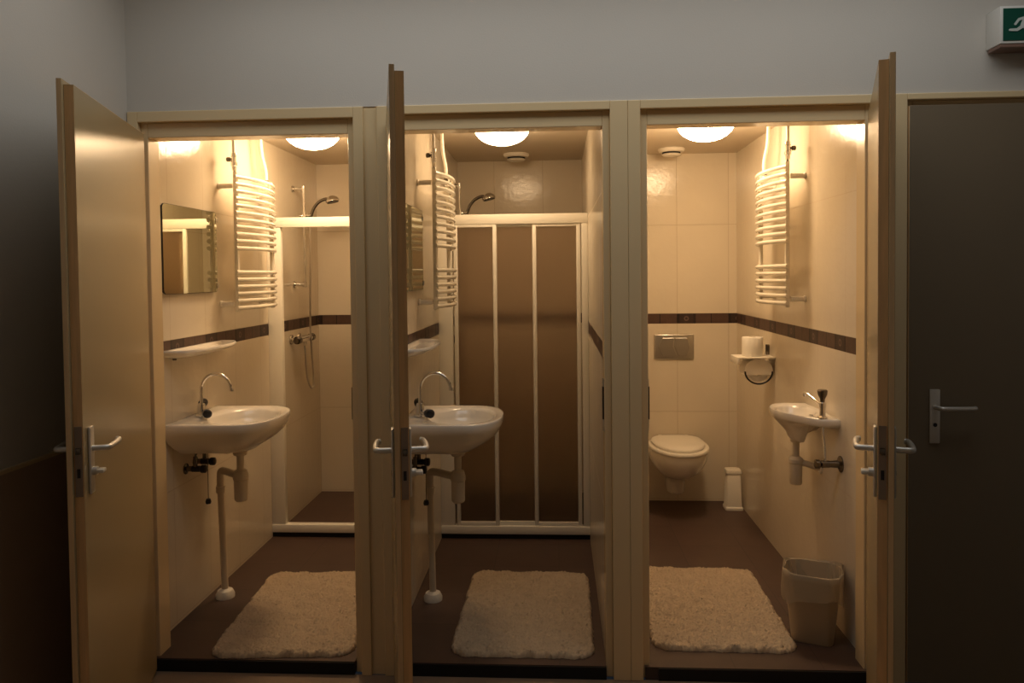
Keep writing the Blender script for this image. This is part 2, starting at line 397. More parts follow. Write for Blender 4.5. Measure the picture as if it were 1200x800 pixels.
# ------------------------------------------------------------------ ceiling lights
def dome(x, y, lab, glass=None):
    t = thing('ceiling_light', lab, 'ceiling light', (x, y, ZC), group='round opal ceiling lights of the stalls')
    MB().lathe([(0, 0), (.150, 0), (.152, -.012), (.146, -.020), (0, -.020)], n=48).build('light_base', M_wplast, t)
    pr = [(.142, -.018)]
    for k in range(0, 13):
        a = k / 12 * PI / 2
        pr.append((.142 * math.cos(a) if k < 12 else 0, -.022 - .086 * math.sin(a)))
    MB().lathe(pr, n=48).build('opal_dome', glass or M_dome, t)
    return t
dome(-1.275, 1.08, 'lit round ceiling light over the left stall')
dome(-.275, 1.08, 'lit round ceiling light over the middle stall', M_dome_dim)
dome(.768, 1.08, 'lit round ceiling light over the toilet stall')
def vent(x, y, lab):
    t = thing('ceiling_vent', lab, 'vent', (x, y, ZC), group='round ceiling air vents')
    MB().lathe([(0, 0), (.082, 0), (.084, -.006), (.076, -.020), (.060, -.024), (.055, -.016), (0, -.016)], n=36).build('vent_ring', M_wplast, t)
    MB().lathe([(0, -.017), (.056, -.017), (.056, -.030), (0, -.030)], n=36).build('vent_gap', M_dark, t)
    MB().lathe([(0, -.028), (.050, -.030), (.062, -.036), (.052, -.044), (0, -.046)], n=36).build('vent_disc', M_wplast, t)
vent(-.251, 2.05, 'round white air vent in the middle stall ceiling')
vent(.726, 1.97, 'round white air vent above the toilet')

# ------------------------------------------------------------------ towel radiators
def radiator(x, y0, sg, lab, dz=0.0):
    t = thing('towel_radiator', lab, 'towel radiator', (x + sg * .0015, 0, 0), group='white ladder towel radiators')
    ya, yb = y0, y0 + .53; st = .080
    for y in (ya + .030, yb - .030):
        MB().box(*sorted((sg * (st - .010), sg * (st + .010))), y - .012, y + .012, 1.335 + dz, 2.03 + dz, .006, 3).build('upright', M_rad, t)
    zs = [1.65 + .035 * k for k in range(11)] + [1.355 + .035 * k for k in range(6)]
    for z in zs:
        pts = []
        for k in range(13):
            u = k / 12; yy = ya + .004 + (yb - ya - .008) * u
            pts.append((sg * (st + .006 + .050 * (1 - (2 * u - 1) ** 2)), yy, z + dz))
        MB().tube(pts, .0105, 12).build('rung', M_rad, t)
    for y in (ya + .015, yb - .015):
        for z in (1.955, 1.375):
            b_ = MB().tube([(0, y, z + dz), (sg * (st - .013), y, z + dz)], .012, 14)
            b_.lathe([(0, 0), (.016, 0), (.016, .006), (.012, .009), (0, .009)], (0, y, z + dz), 'x' if sg > 0 else '-x', 20)
            b_.build('wall_bracket', M_wplast, t)
    # supply with valve at the near end, return pipe at the far end
    y = ya + .015
    MB().tube([(sg * st, y, 2.115 + dz), (sg * st, y, ZC)], .0075, 12).build('supply_pipe', M_rad if sg < 0 else M_wplast, t)
    v = MB().lathe([(0, 0), (.011, 0), (.011, .02), (.016, .024), (.016, .040), (.011, .046), (.011, .066), (.014, .070), (.014, .084), (.009, .088), (0, .088)], (sg * st, y, 2.03 + dz), 'z', 18).build('radiator_valve', M_chrome, t)
    MB().lathe([(0, 0), (.007, 0), (.007, .008), (.011, .010), (.012, .024), (.009, .028), (0, .028)], (sg * (st - .008), y, 2.085 + dz), '-x' if sg > 0 else 'x', 18).build('valve_cap', M_dchrome, v)
    y = yb - .10
    MB().tube(smoothpts([(sg * st, y, 2.0 + dz), (sg * st, y, 2.08 + dz), (sg * (st - .012), y - .02, 2.17), (sg * (st - .014), y - .035, ZC)], 5), .0095, 12).build('return_pipe', M_rad, t)
    MB().lathe([(0, 0), (.013, 0), (.013, .02), (0, .02)], (sg * st, y, 2.012 + dz), 'z', 16).build('pipe_nut', M_dchrome, t)
    return t
radiator(XL, .775, 1, 'white ladder towel radiator on the left stall wall')
radiator(X2L, .775, 1, 'white ladder towel radiator in the middle stall, beside its open door')
radiator(X3R, .775, -1, 'white ladder towel radiator in the toilet stall')

# ------------------------------------------------------------------ mirrors
def mirror():
    t = thing('wall_mirror', 'frameless rectangular mirror above the shelf in the left stall', 'mirror', (XL, .462, 1.628), group='frameless wall mirrors')
    a, z, r = .256, .192, .02
    poly = []
    for cx, cz, a0 in ((a - r, z - r, 0), (-a + r, z - r, 90), (-a + r, -z + r, 180), (a - r, -z + r, 270)):
        for k in range(6):
            an = R(a0 + 18 * k); poly.append((cx + r * math.cos(an), cz + r * math.sin(an)))
    MB().prism([(u * .97, v * .97) for u, v in poly], .003, .014, 'x').build('backing', M_black, t)
    MB().prism(poly, .014, .019, 'x').build('glass_rim', M_black, t, 0)
    MB().prism([(u * .992, v * .992) for u, v in poly], .0188, .0196, 'x').build('mirror_glass', M_mirror, t, 0)
    for zz in (.155, -.16):
        MB().box(.0, .024, a - .008, a + .006, zz - .012, zz + .012, .002).build('mirror_clip', M_chrome, t)
    return t
mir = mirror()
dupthing(mir, (X2L, .56, 1.628), 'frameless rectangular mirror in the middle stall, partly behind the door')

# ------------------------------------------------------------------ porcelain shelf
def outline(W, P, u0, e=2.2, n=40, flat=1):
    """half-outline: wall corner at (0,-W/2) -> straight to u0 -> rounded front -> back to the wall. Returns (u, v)."""
    pts = []
    hw = W / 2
    for k in range(5): pts.append((u0 * k / 5, -hw))
    for k in range(n + 1):
        a = -PI / 2 + PI * k / n
        c, s_ = math.cos(a), math.sin(a)
        pts.append((u0 + (P - u0) * abs(c) ** (2 / e), hw * math.copysign(abs(s_) ** (2 / e), s_)))
    for k in range(4, -1, -1): pts.append((u0 * k / 5, hw))
    for k in range(1, 8): pts.append((0, hw - W * k / 8))
    return pts
def shelf():
    t = thing('bathroom_shelf', 'white porcelain shelf below the mirror in the left stall', 'shelf', (XL, .500, 1.19), group='white porcelain shelves')
    O = outline(.56, .135, .03, 2.4, 30)
    def sc(s_, z, cu=.06): return [(cu + (u - cu) * (s_ if u > .001 or z > .0 and s_ < .99 else s_), v * (1 - (1 - s_) * .35), z) for u, v in O]
    rs = [[(u * .55, v * .80, -.030) for u, v in O], [(u * .85, v * .95, -.018) for u, v in O], [(u, v, -.004) for u, v in O], [(u, v, .004) for u, v in O],
          [(.004 + u * .95, v * .985, .008) for u, v in O], [(.010 + u * .86, v * .955, .006) for u, v in O], [(.014 + u * .78, v * .93, -.006) for u, v in O], [(.02 + u * .6, v * .85, -.010) for u, v in O]]
    MB().rings(rs).build('shelf_board', M_por, t, 50)
    return t
sh = shelf()
for sy in (-1, 1): MB().lathe([(0, 0), (.007, 0), (.007, .012), (0, .012)], (0.004, sy * .2, -.034), 'x', 14).build('fixing', M_dchrome, sh)
dupthing(sh, (X2L, .500, 1.19), 'white porcelain shelf under the mirror in the middle stall')

# ------------------------------------------------------------------ big wash basins
def basin_mesh(W, P, u0, e, bowl, drain, depth, zb, tri=None, wallh=.115, slab=False):
    """bowl=(cu, cv, ru, rv); drain=(u,v); rim at z=0"""
    O = outline(W, P, u0, e)
    if tri: O = [tri(u, v) for u, v in O]
    cu, cv, ru, rv = bowl
    A = [math.atan2((v - cv) / rv, (u - cu) / ru) for u, v in O]
    E = [(cu + ru * math.cos(a), cv + rv * math.sin(a)) for a in A]
    def eb(s_, z): return [(drain[0] * (1 - s_) + u * s_ + 0, drain[1] * (1 - s_) + v * s_, z) for u, v in E]
    def mixr(t_, z): return [(E[i][0] * (1 - t_) + O[i][0] * t_, E[i][1] * (1 - t_) + O[i][1] * t_, z) for i in range(len(O))]
    rs = [eb(.10, -zb), eb(.35, -zb + .004), eb(.62, -zb * .86), eb(.82, -zb * .62), eb(.93, -zb * .33), eb(.985, -.012), eb(1.03, -.002)]
    rs += [mixr(.45, .001), mixr(.80, .004), mixr(.95, .004), mixr(.99, .001), [(u, v, -.006) for u, v in O], [(u, v, -.022) for u, v in O]]
    du, dv = drain
    def und(s_, z, a, zw):
        r = []
        for u, v in O:
            wall = max(0, min(1, 1 - u / .06))
            uu = du + (u - du) * s_ if u > du else du + (u - du) * s_ ** a
            vv = dv + (v - dv) * (s_ ** (.7 if u < du else .9))
            zz = z * (1 - wall) + zw * wall
            if slab:
                q = max(0, min(1, (vv - .015) / .06)); q = q * q * (3 - 2 * q)
                zz = zz * (1 - q) + max(zz, -.034) * q
            r.append((max(uu, 0), vv, zz))
        return r
    if slab:
        return rs + [und(.93, -.032, .30, -.04), und(.80, -.048, .35, -.055), und(.64, -.066, .45, -.070), und(.50, -.082, .6, -.080), und(.38, -.098, .8, -.09), und(.30, -depth + .016, 1, -.10), und(.20, -depth + .003, 1, -depth), und(.12, -depth, 1, -depth)]
    rs += [und(.965, -.040, .25, -.05), und(.88, -.068, .25, -.08), und(.74, -.095, .25, -.105), und(.56, -.118, .30, -wallh)]
    rs += [und(.36, -depth + .014, .75, -wallh - .003), und(.16, -depth + .006, 1, -depth), und(.09, -depth, 1, -depth)]
    return rs
def basin():
    t = thing('wash_basin', 'white wash basin with gooseneck tap in the left stall', 'wash basin', (XL, .456, .882), group='large white wash basins')
    MB().rings(basin_mesh(.495, .43, .27, 2.3, (.245, 0, .145, .19), (.225, 0), .158, .11, wallh=.136)).build('basin_bowl', M_por, t, 60)
    MB().lathe([(0, 0), (.022, 0), (.022, .003), (.014, .003), (.012, .001), (0, .001)], (.225, 0, -.111), 'z', 24).build('drain_ring', M_chrome, t)
    MB().lathe([(0, 0), (.009, 0), (.009, .002), (.006, .002), (.005, .0), (0, .0)], (.107, 0, -.045), 'x', 18).build('overflow_hole', M_dchrome, t)
    MB().tube([(.088, -.03, -.12), (.087, -.031, -.24), (.086, -.03, -.372)], .0016, 6).build('plug_chain', M_dchrome, t)
    MB().lathe([(0, 0), (.011, 0), (.013, .01), (.009, .022), (0, .022)], (.086, -.03, -.392), 'z', 16).build('plug', M_black, t)
    return t
ba = basin()
ba2 = dupthing(ba, (X2L, .456, .882), 'white wash basin in front of the frosted shower doors in the middle stall')

def tap():
    t = thing('basin_tap', 'chrome gooseneck tap with black knobs on the left basin', 'tap', (XL + .065, .425, .886), group='gooseneck basin taps')
    MB().lathe([(0, 0), (.026, 0), (.026, .006), (.019, .012), (.017, .050), (.013, .058), (0, .058)], (0, 0, 0), 'z', 24).build('tap_body', M_chrome, t)
    P = [(0, 0, .05), (0, 0, .095)]
    cx, cz, r = .068, .118, .068
    for k in range(0, 13):
        a = PI - k / 12 * (PI - R(18)); P.append((cx + r * math.cos(a), 0, cz + r * math.sin(a) * 1.05))
    P.append((cx + r * math.cos(R(18)) + .006, 0, cz + r * .31 - .022))
    MB().tube(smoothpts(P, 3), .0075, 14).lathe([(0, 0), (.010, 0), (.010, .014), (0, .014)], (cx + r * .95 + .006, 0, cz - .006), 'z', 16).build('spout', M_chrome, t)
    for sy, dz, dx in ((-1, .014, .034), (1, .044, -.012)):
        k = MB().tube([(0, 0, dz), (dx, sy * .034, dz + .004)], .010, 14).build('valve_stem', M_chrome, t)
        MB().tube([(dx * .9, sy * .030, dz + .004), (dx * 1.2, sy * .040, dz + .005), (dx * 1.7, sy * .066, dz + .007), (dx * 1.75, sy * .070, dz + .007)], .017, 16, rr=[.013, .019, .019, .012]).build('tap_knob', M_black, k)
    return t
tp = tap()
dupthing(tp, (X2L + .065, .425, .886), 'chrome gooseneck tap with black knobs on the middle basin')

def trap():
    t = thing('drain_trap', 'cream bottle trap and waste pipe under the left basin', 'drain pipe', (XL, 0, 0), group='basin drain traps')
    u, y = .225, .456
    MB().lathe([(0, 0), (.030, 0), (.032, -.012), (.026, -.020), (.0165, -.022), (.0165, -.10), (0, -.10)], (u, y, .7225), 'z', 24).build('tailpipe', M_pvc, t)
    MB().lathe([(0, .495), (.024, .495), (.030, .503), (.031, .590), (.034, .594), (.034, .612), (.031, .618), (.028, .634), (.017, .640), (0, .640)], (u, y, 0), 'z', 24).build('trap_bottle', M_pvc, t)
    e = MB().tube(smoothpts([(u, y, .606), (u - .06, y + .045, .607), (u - .115, y + .090, .607), (u - .139, y + .108, .600), (u - .145, y + .112, .575), (u - .145, y + .112, .50)], 6), .017, 16)
    e.build('elbow_pipe', M_pvc, t)
    w = MB().tube([(u - .145, y + .112, .53), (u - .140, y + .125, .012)], .0155, 16).lathe([(.0155, 0), (.021, 0), (.021, .03), (.0155, .03)], (u - .145, y + .112, .50), 'z', 20)
    w.build('waste_pipe', M_pvc, t)
    MB().lathe([(0, 0), (.043, 0), (.043, .016), (.034, .034), (.018, .042), (0, .042)], (u - .140, y + .125, .0), 'z', 28).build('floor_flange', M_wplast, t)
    return t
tr = trap(); dupthing(tr, (X2L, 0, 0), 'cream bottle trap and waste pipe under the middle basin')

def valves():
    t = thing('stop_valve', 'pair of dark stop valves under the left basin', 'stop valve', (XL, .44, .655), group='stop valve pairs under the basins')
    for k, (dy, dz) in enumerate(((-.045, 0), (.045, .012))):
        MB().lathe([(0, 0), (.024, 0), (.024, .004), (.012, .008), (.012, .035), (0, .035)], (0, dy, dz), 'x', 20).build('rosette', M_dchrome, t)
        MB().lathe([(0, 0), (.014, 0), (.014, .035), (.010, .040), (0, .040)], (.030, dy, dz), 'x', 16).build('valve_body', M_black, t)
        MB().tube([(.045, dy, dz), (.045, dy, dz + .055)], .009, 12).build('riser_stub', M_dchrome, t)
        MB().lathe([(0, 0), (.012, 0), (.018, .008), (.018, .026), (.012, .030), (0, .030)], (.066, dy, dz), 'x', 14).build('valve_knob', M_black, t)
        MB().tube(smoothpts([(.045, dy, dz + .05), (.05, dy * .9, .075), (.058, dy * .6, .088)], 5), .005, 8).build('flexible_pipe', M_dchrome, t)
    return t
va = valves(); dupthing(va, (X2L, .44, .655), 'pair of dark stop valves under the middle basin')

# ------------------------------------------------------------------ shower fittings
def rail():
    t = thing('shower_rail', 'chrome slide rail on the left shower wall', 'shower rail', (XL, 1.86, 0), group='chrome shower slide rails')
    MB().tube([(.070, 0, 1.440), (.070, 0, 2.078)], .009, 14).build('rail_tube', M_chrome, t)
    for z in (2.060, 1.458):
        b_ = MB().tube([(0, 0, z), (.075, 0, z)], .012, 14).lathe([(0, 0), (.022, 0), (.020, .010), (0, .010)], (0, 0, z), 'x', 20)
        b_.lathe([(0, 0), (.014, 0), (.014, .034), (0, .034)], (.070, 0, z - .017), 'z', 16); b_.build('rail_bracket', M_chrome, t)
    s_ = MB().lathe([(0, 0), (.018, .0), (.018, .044), (0, .044)], (.070, 0, 1.868), 'z', 18).tube([(.045, -.02, 1.89), (.078, .0, 1.89), (.118, .0, 1.895)], .010, 12)
    s_.build('slider', M_chrome, t)
    return t
ra = rail(); dupthing(ra, (X2L, 1.86, 0), 'chrome slide rail in the middle shower, behind the radiator')
def handshower():
    t = thing('hand_shower', 'chrome hand shower above the left shower header', 'shower head', (XL, 1.86, 0), group='chrome hand showers')
    P = [(.112, 0, 1.858), (.118, 0, 1.89), (.135, 0, 1.935), (.165, 0, 1.972), (.205, 0, 1.992), (.232, 0, 1.992)]
    MB().tube(smoothpts(P, 5), .010, 14).build('handle', M_dchrome, t)
    h = MB(); pr = [(0, .026), (.018, .024), (.034, .012), (.043, -.002), (.044, -.010), (.040, -.014), (0, -.014)]
    h.lathe(pr, (0, 0, 0), 'z', 28)
    bmesh.ops.transform(h.bm, matrix=Matrix.Translation((.255, 0, 1.988)) @ Matrix.Rotation(R(-14), 4, 'Y'), verts=h.bm.verts)
    h.build('spray_head', M_chrome, t)
    f = MB(); f.lathe([(0, -.0145), (.036, -.0145), (.036, -.017), (0, -.017)], (0, 0, 0), 'z', 28)
    bmesh.ops.transform(f.bm, matrix=Matrix.Translation((.255, 0, 1.988)) @ Matrix.Rotation(R(-14), 4, 'Y'), verts=f.bm.verts)
    f.build('spray_face', M_black, t)
    return t
hs = handshower(); dupthing(hs, (X2L, 1.86, 0), 'chrome hand shower above the frosted doors in the middle stall')
def mixer():
    t = thing('shower_mixer', 'chrome shower mixer with hanging hose in the left shower', 'shower mixer', (XL, 1.86, 1.115), group='chrome shower mixers')
    for dy in (-.075, .075):
        MB().tube([(0, dy, 0), (.055, dy, 0)], .012, 14).lathe([(0, 0), (.032, 0), (.030, .008), (.014, .014), (0, .014)], (0, dy, 0), 'x', 22).build('wall_union', M_chrome, t)
    MB().tube([(.062, -.105, 0), (.062, .105, 0)], .021, 20).build('mixer_body', M_chrome, t)
    for sy in (-1, 1):
        MB().tube([(.062, sy * .105, 0), (.062, sy * .110, 0), (.062, sy * .150, 0), (.062, sy * .156, 0)], .02, 18, rr=[.020, .024, .024, .018]).build('mixer_knob', M_dchrome, t)
    MB().tube([(.062, 0, .0), (.062, 0, -.045)], .011, 14).build('hose_outlet', M_chrome, t)
    P = [(.062, 0, -.04), (.063, .005, -.12), (.064, .02, -.22), (.070, .045, -.295), (.078, .075, -.325), (.082, .100, -.31), (.080, .105, -.25), (.078, .085, -.12), (.085, .045, .05), (.095, .020, .25), (.105, .006, .5), (.110, .0, .68), (.112, 0, .745)]
    MB().tube(smoothpts(P, 6), .0065, 10).build('shower_hose', M_steel, t)
    return t
mi = mixer(); dupthing(mi, (X2L, 1.86, 1.115), 'shower mixer behind the frosted doors of the middle shower')

# ------------------------------------------------------------------ shower partitions
def enclosure(xl, xr, panels, lab):
    t = thing('shower_enclosure', lab, 'shower door', (0, 1.43, 0), group='white framed shower enclosures')
    MB().box(xl, xr, -.022, .022, 1.790, 1.846, .003).build('header_rail', M_alwhite, t)
    MB().box(xl, xl + .080, -.020, .020, .028, 1.79, .003).build('side_profile', M_alwhite, t)
    MB().box(xr - .036, xr, -.020, .020, .028, 1.79, .003).build('side_profile', M_alwhite, t)
    MB().box(xl, xr, -.024, .024, .028, .074, .003).build('bottom_track', M_alwhite, t)
    MB().box(xl, xr, -.014, .014, 0, .028).build('track_seal', M_dark, t, 0)
    for i, (x0, x1, y) in enumerate(panels):
        zb, zt = .074, 1.79
        f = MB()
        f.box(x0, x0 + .022, y - .009, y + .009, zb, zt, .002); f.box(x1 - .022, x1, y - .009, y + .009, zb, zt, .002)
        f.box(x0 + .02, x1 - .02, y - .009, y + .009, zb, zb + .024, .002); f.box(x0 + .02, x1 - .02, y - .009, y + .009, zt - .016, zt, .002)
        fo = f.build('sliding_panel', M_alwhite, t)
        MB().box(x0 + .018, x1 - .018, y - .002, y + .002, zb + .02, zt - .01).build('frosted_sheet', M_frost, fo, 0)
    return t
enclosure(XL, X1R, [(-1.145, -.86, -.011), (-1.13, -.845, .0), (-1.115, -.85, .011)][::2], 'white framed shower enclosure standing open in the left stall')
enclosure(X2L, X2R, [(-.580, -.336, -.010), (-.358, -.112, .004), (-.134, .135, -.006)], 'three frosted brown sliding shower doors closed in the middle stall')

# ------------------------------------------------------------------ bath rugs
def rug_mesh(W, D):
    bm = bmesh.new(); nx, ny = 150, int(150 * D / W); V = {}
    random.seed(3)
    rad = .07
    for i in range(nx + 1):
        for j in range(ny + 1):
            x = (i / nx - .5) * W; y = (j / ny - .5) * D
            qx = max(abs(x) - (W / 2 - rad), 0); qy = max(abs(y) - (D / 2 - rad), 0)
            dd = rad - math.hypot(qx, qy) if (qx > 0 and qy > 0) else min(W / 2 - abs(x), D / 2 - abs(y))
            wob = .002 * math.sin(x * 90 + y * 31) + .002 * math.sin(y * 140 - x * 57)
            if dd < -.0005: continue
            e = min(1, max(0, dd / .012))
            z = .020 * math.sqrt(e) + e * (random.uniform(-.006, .006) + .0025 * math.sin(x * 47 + 2 * math.sin(y * 23)) + .0025 * math.sin(y * 61 + x * 20))
            V[i, j] = bm.verts.new((x + random.uniform(-1, 1) * .0026 + (wob if dd < .02 else 0), y + random.uniform(-1, 1) * .0026 + (wob if dd < .02 else 0), max(z, .0012)))
    for i in range(nx):
        for j in range(ny):
            k = [(i, j), (i + 1, j), (i + 1, j + 1), (i, j + 1)]
            if all(q in V for q in k): bm.faces.new([V[q] for q in k])
    bnd = [e for e in bm.edges if len(e.link_faces) == 1]
    r = bmesh.ops.extrude_edge_only(bm, edges=bnd)
    for v in [g for g in r['geom'] if isinstance(g, bmesh.types.BMVert)]: v.co.z = 0.0005
    for v in [v for v in bm.verts if not v.link_faces]: bm.verts.remove(v)
    bmesh.ops.recalc_face_normals(bm, faces=bm.faces)
    me = bpy.data.meshes.new('bath_rug'); bm.to_mesh(me); bm.free(); me.materials.append(M_rug); me.shade_smooth()
    return me
rme = rug_mesh(.575, .84)
for x, y, a, lab in ((-1.135, .437, R(3.4), 'cream shaggy bath rug on the left stall floor'),
                     (-.147, .470, R(-.6), 'cream shaggy bath rug in front of the closed frosted shower doors'),
                     (.665, .545, R(-1.0), 'cream shaggy bath rug on the toilet stall floor beside the bin')):
    o = bpy.data.objects.new('bath_rug', rme); C.objects.link(o); o.location = (x, y, .0005); o.rotation_euler.z = a
    tag(o, lab, 'rug', 'cream bath rugs')

# ------------------------------------------------------------------ toilet
def egg(L_, W, y_back, z, s=1.0, e=2.0, n=48, cx=0.0, fb=.42):
    """egg plan, back at y_back, front at y_back - L_; widest fb of the way from the back"""
    pts = []; cy = y_back - L_ * fb
    for k in range(n):
        a = 2 * PI * k / n; c, s_ = math.cos(a), math.sin(a)
        ry = L_ * fb if s_ > 0 else L_ * (1 - fb)
        ex = 2.9 if s_ > 0 else 2.05
        pts.append((cx + W / 2 * s * math.copysign(abs(c) ** (2 / ex), c), cy + ry * s * math.copysign(abs(s_) ** (2 / ex), s_), z))
    return pts
t = thing('toilet', 'white wall hung toilet with closed lid below the flush plate', 'toilet', (.757, B3, 0))
rs = [egg(.50, .355, 0, .402), egg(.505, .36, 0, .385), egg(.50, .352, 0, .350), egg(.47, .318, 0, .305), egg(.415, .265, 0, .262), egg(.335, .205, 0, .228), egg(.255, .150, 0, .205), egg(.215, .125, 0, .170), egg(.20, .118, 0, .110), egg(.19, .11, 0, .095)]
MB().rings(rs).build('toilet_bowl', M_por, t, 60)
rs = [egg(.480, .362, -.035, .404, fb=.40), egg(.490, .372, -.030, .410, fb=.40), egg(.490, .372, -.030, .420, fb=.40), egg(.480, .362, -.035, .426, fb=.40)]
MB().rings(rs).build('toilet_seat', M_wplast, t, 50)
rs = [egg(.435, .315, -.038, .426, fb=.40), egg(.445, .325, -.035, .430, fb=.40), egg(.445, .325, -.035, .440, fb=.40), egg(.425, .305, -.045, .448, fb=.40), egg(.30, .20, -.10, .453, fb=.40)]
MB().rings(rs).build('toilet_lid', M_wplast, t, 50)
for sx in (-1, 1):
    MB().lathe([(0, 0), (.014, 0), (.014, .03), (.011, .034), (0, .034)], (sx * .085, -.022, .408), 'z', 18).build('lid_hinge', M_wplast, t)
t = thing('flush_plate', 'satin steel flush plate on the tiles above the toilet', 'flush plate', (.767, B3, 1.020))
MB().box(-.130, .130, -.012, 0, -.083, .083, .006, 3).build('plate', M_steel, t)
MB().prism([(-.075, -.060), (.020, -.060), (-.005, .005), (.0, .060), (-.075, .060), (-.105, .0)], -.017, -.011, 'y').build('large_flush_button', M_steel, t, 0, bevel=.003)
MB().prism([(.028, -.060), (.085, -.060), (.105, .0), (.085, .060), (.008, .060), (.003, .005)], -.017, -.011, 'y').build('small_flush_button', M_steel, t, 0, bevel=.003)

t = thing('toilet_brush', 'white toilet brush holder in the corner beside the toilet', 'toilet brush', (1.112, 2.02, 0))
def sq(w, d, z, cx=0, cy=0, r=.012):
    p = []
    for sx, sy, a0 in ((1, 1, 0), (-1, 1, 90), (-1, -1, 180), (1, -1, 270)):
        for k in range(5):
            a = R(a0 + 22.5 * k); p.append((cx + sx * (w / 2 - r) + r * math.cos(a), cy + sy * (d / 2 - r) + r * math.sin(a), z))
    return p
MB().rings([sq(.112, .105, 0), sq(.112, .105, .014), sq(.100, .092, .022), sq(.086, .080, .226), sq(.080, .074, .232)]).build('brush_holder', M_wplast, t)
MB().rings([sq(.098, .088, .230), sq(.100, .090, .236), sq(.092, .082, .252), sq(.050, .045, .258)]).build('brush_cap', M_wplast, t)

# ------------------------------------------------------------------ paper dispenser
t = thing('paper_holder', 'white hooded toilet paper holder on the toilet stall wall', 'paper holder', (X3R, 1.36, 1.045))
def xs(a, c): return sorted((-a, -c))
h = MB().box(*xs(.0, .205), -.075, .085, -.010, .0, .004); h.box(*xs(.190, .205), -.075, .085, -.040, -.003, .004); h.build('holder_shelf', M_wplast, t)
poly = []
poly = [(-.162, -.098), (-.012, -.098)]
for k in range(15):
    a = R(0 + 180 * k / 14); poly.append((-.087 + .075 * math.cos(a), -.073 + .063 * math.sin(a)))
MB().prism(poly, -.062, .070, 'y').build('hood', M_wplast, t, 30)
MB().tube([(-.087 + .073 * math.cos(R(-a)), -.062, -.078 + .068 * math.sin(R(-a))) for a in range(0, 181, 12)], .0048, 10).build('paper_bail', M_black, t)
MB().lathe([(.022, 0), (.056, 0), (.056, .10), (.022, .10), (.022, 0)], (-.087, -.050, -.082), 'y', 32).build('paper_roll', M_paper, t)
MB().box(*xs(.0, .020), .045, .060, .0, .058, .003).build('dark_upright', M_dchrome, t)  # small dark upright beside the spare roll
MB().tube([(0, .0, -.07), (-.03, .0, -.07)], .012, 12).build('wall_stud', M_dchrome, t)
t = thing('toilet_roll', 'spare toilet roll standing on the paper holder', 'toilet roll', (X3R - .105, 1.36, 1.0455))
MB().lathe([(.021, 0), (.055, 0), (.056, .003), (.056, .100), (.054, .103), (.021, .103), (.021, 0)], (0, 0, 0), 'z', 36).build('paper', M_paper, t)
MB().lathe([(.0195, .001), (.021, .001), (.021, .102), (.0195, .102), (.0195, .001)], (0, 0, 0), 'z', 28).build('core_tube', mat('cardboard', (.35, .26, .17, 1), .9), t)

# ------------------------------------------------------------------ small hand basin
t = thing('hand_basin', 'small white hand basin on the toilet stall wall', 'hand basin', (X3R, .560, .880), rz=PI)
def tri(u, v):      # local +v is towards the door after the half turn; the bowl bulges on the far side
    k = max(0, min(1, (v + .22) / .44))
    lim = .225 - .115 * k ** 2.2
    return (u * lim / .225, v)
MB().rings(basin_mesh(.44, .225, .09, 2.0, (.105, -.035, .075, .130), (.105, -.035), .135, .075, tri=tri, wallh=.090, slab=True)).build('basin_bowl', M_por, t, 60)
MB().lathe([(0, 0), (.016, 0), (.016, .003), (0, .002)], (.105, -.035, -.076), 'z', 20).build('drain_ring', M_chrome, t)
MB().lathe([(0, 0), (.009, 0), (.009, .0015), (0, .0015)], (.085, .112, .0045), 'z', 16).build('overflow_hole', M_black, t)
t = thing('basin_tap', 'small chrome pillar tap on the toilet stall hand basin', 'tap', (X3R - .062, .375, .884))
MB().lathe([(0, 0), (.021, 0), (.021, .005), (.013, .012), (.012, .040), (.015, .050), (.015, .066), (.011, .070), (0, .070)], n=22).build('tap_body', M_chrome, t)
MB().lathe([(0, 0), (.009, 0), (.010, .012), (.019, .030), (.021, .048), (.017, .052), (0, .052)], (0, 0, .070), 'z', 18).build('tap_handle', M_dchrome, t)
MB().tube(smoothpts([(0, 0, .058), (-.010, .04, .066), (-.022, .085, .080), (-.030, .112, .088), (-.033, .126, .086), (-.034, .130, .074)], 5), .0072, 12).build('spout', M_chrome, t)
t = thing('drain_trap', 'cream bottle trap under the small hand basin', 'drain pipe', (X3R, .595, 0))
MB().lathe([(0, .66), (.0155, .66), (.0155, .735), (.027, .738), (.027, .750), (0, .750)], (-.105, 0, 0), 'z', 22).build('tailpipe', M_pvc, t)
MB().lathe([(0, .545), (.022, .545), (.027, .552), (.028, .640), (.032, .645), (.032, .660), (.020, .672), (0, .672)], (-.105, 0, 0), 'z', 24).build('trap_bottle', M_pvc, t)
MB().tube(smoothpts([(-.105, 0, .640), (-.07, -.01, .642), (-.03, -.015, .630), (0, -.018, .625)], 5), .014, 14).build('waste_pipe', M_pvc, t)
MB().lathe([(0, 0), (.028, 0), (.026, .007), (0, .007)], (0, -.018, .625), '-x', 22).build('rosette', M_wplast, t)
t = thing('stop_valve', 'chrome stop valve below the small hand basin', 'stop valve', (X3R, .335, .700))
MB().lathe([(0, 0), (.034, 0), (.034, .004), (.016, .012), (.013, .052), (0, .052)], (0, 0, 0), '-x', 24).build('rosette', M_dchrome, t)
MB().lathe([(0, 0), (.015, 0), (.016, .03), (.012, .034), (0, .034)], (-.048, 0, 0), '-x', 18).build('valve_body', M_dchrome, t)
MB().lathe([(0, 0), (.011, 0), (.019, .006), (.019, .022), (.012, .026), (0, .026)], (-.082, 0, 0), '-x', 18).build('valve_knob', M_dchrome, t)
MB().tube(smoothpts([(-.064, 0, .01), (-.064, .005, .07), (-.062, .025, .11), (-.062, .034, .158)], 5), .006, 10).build('riser_pipe', M_chrome, t)

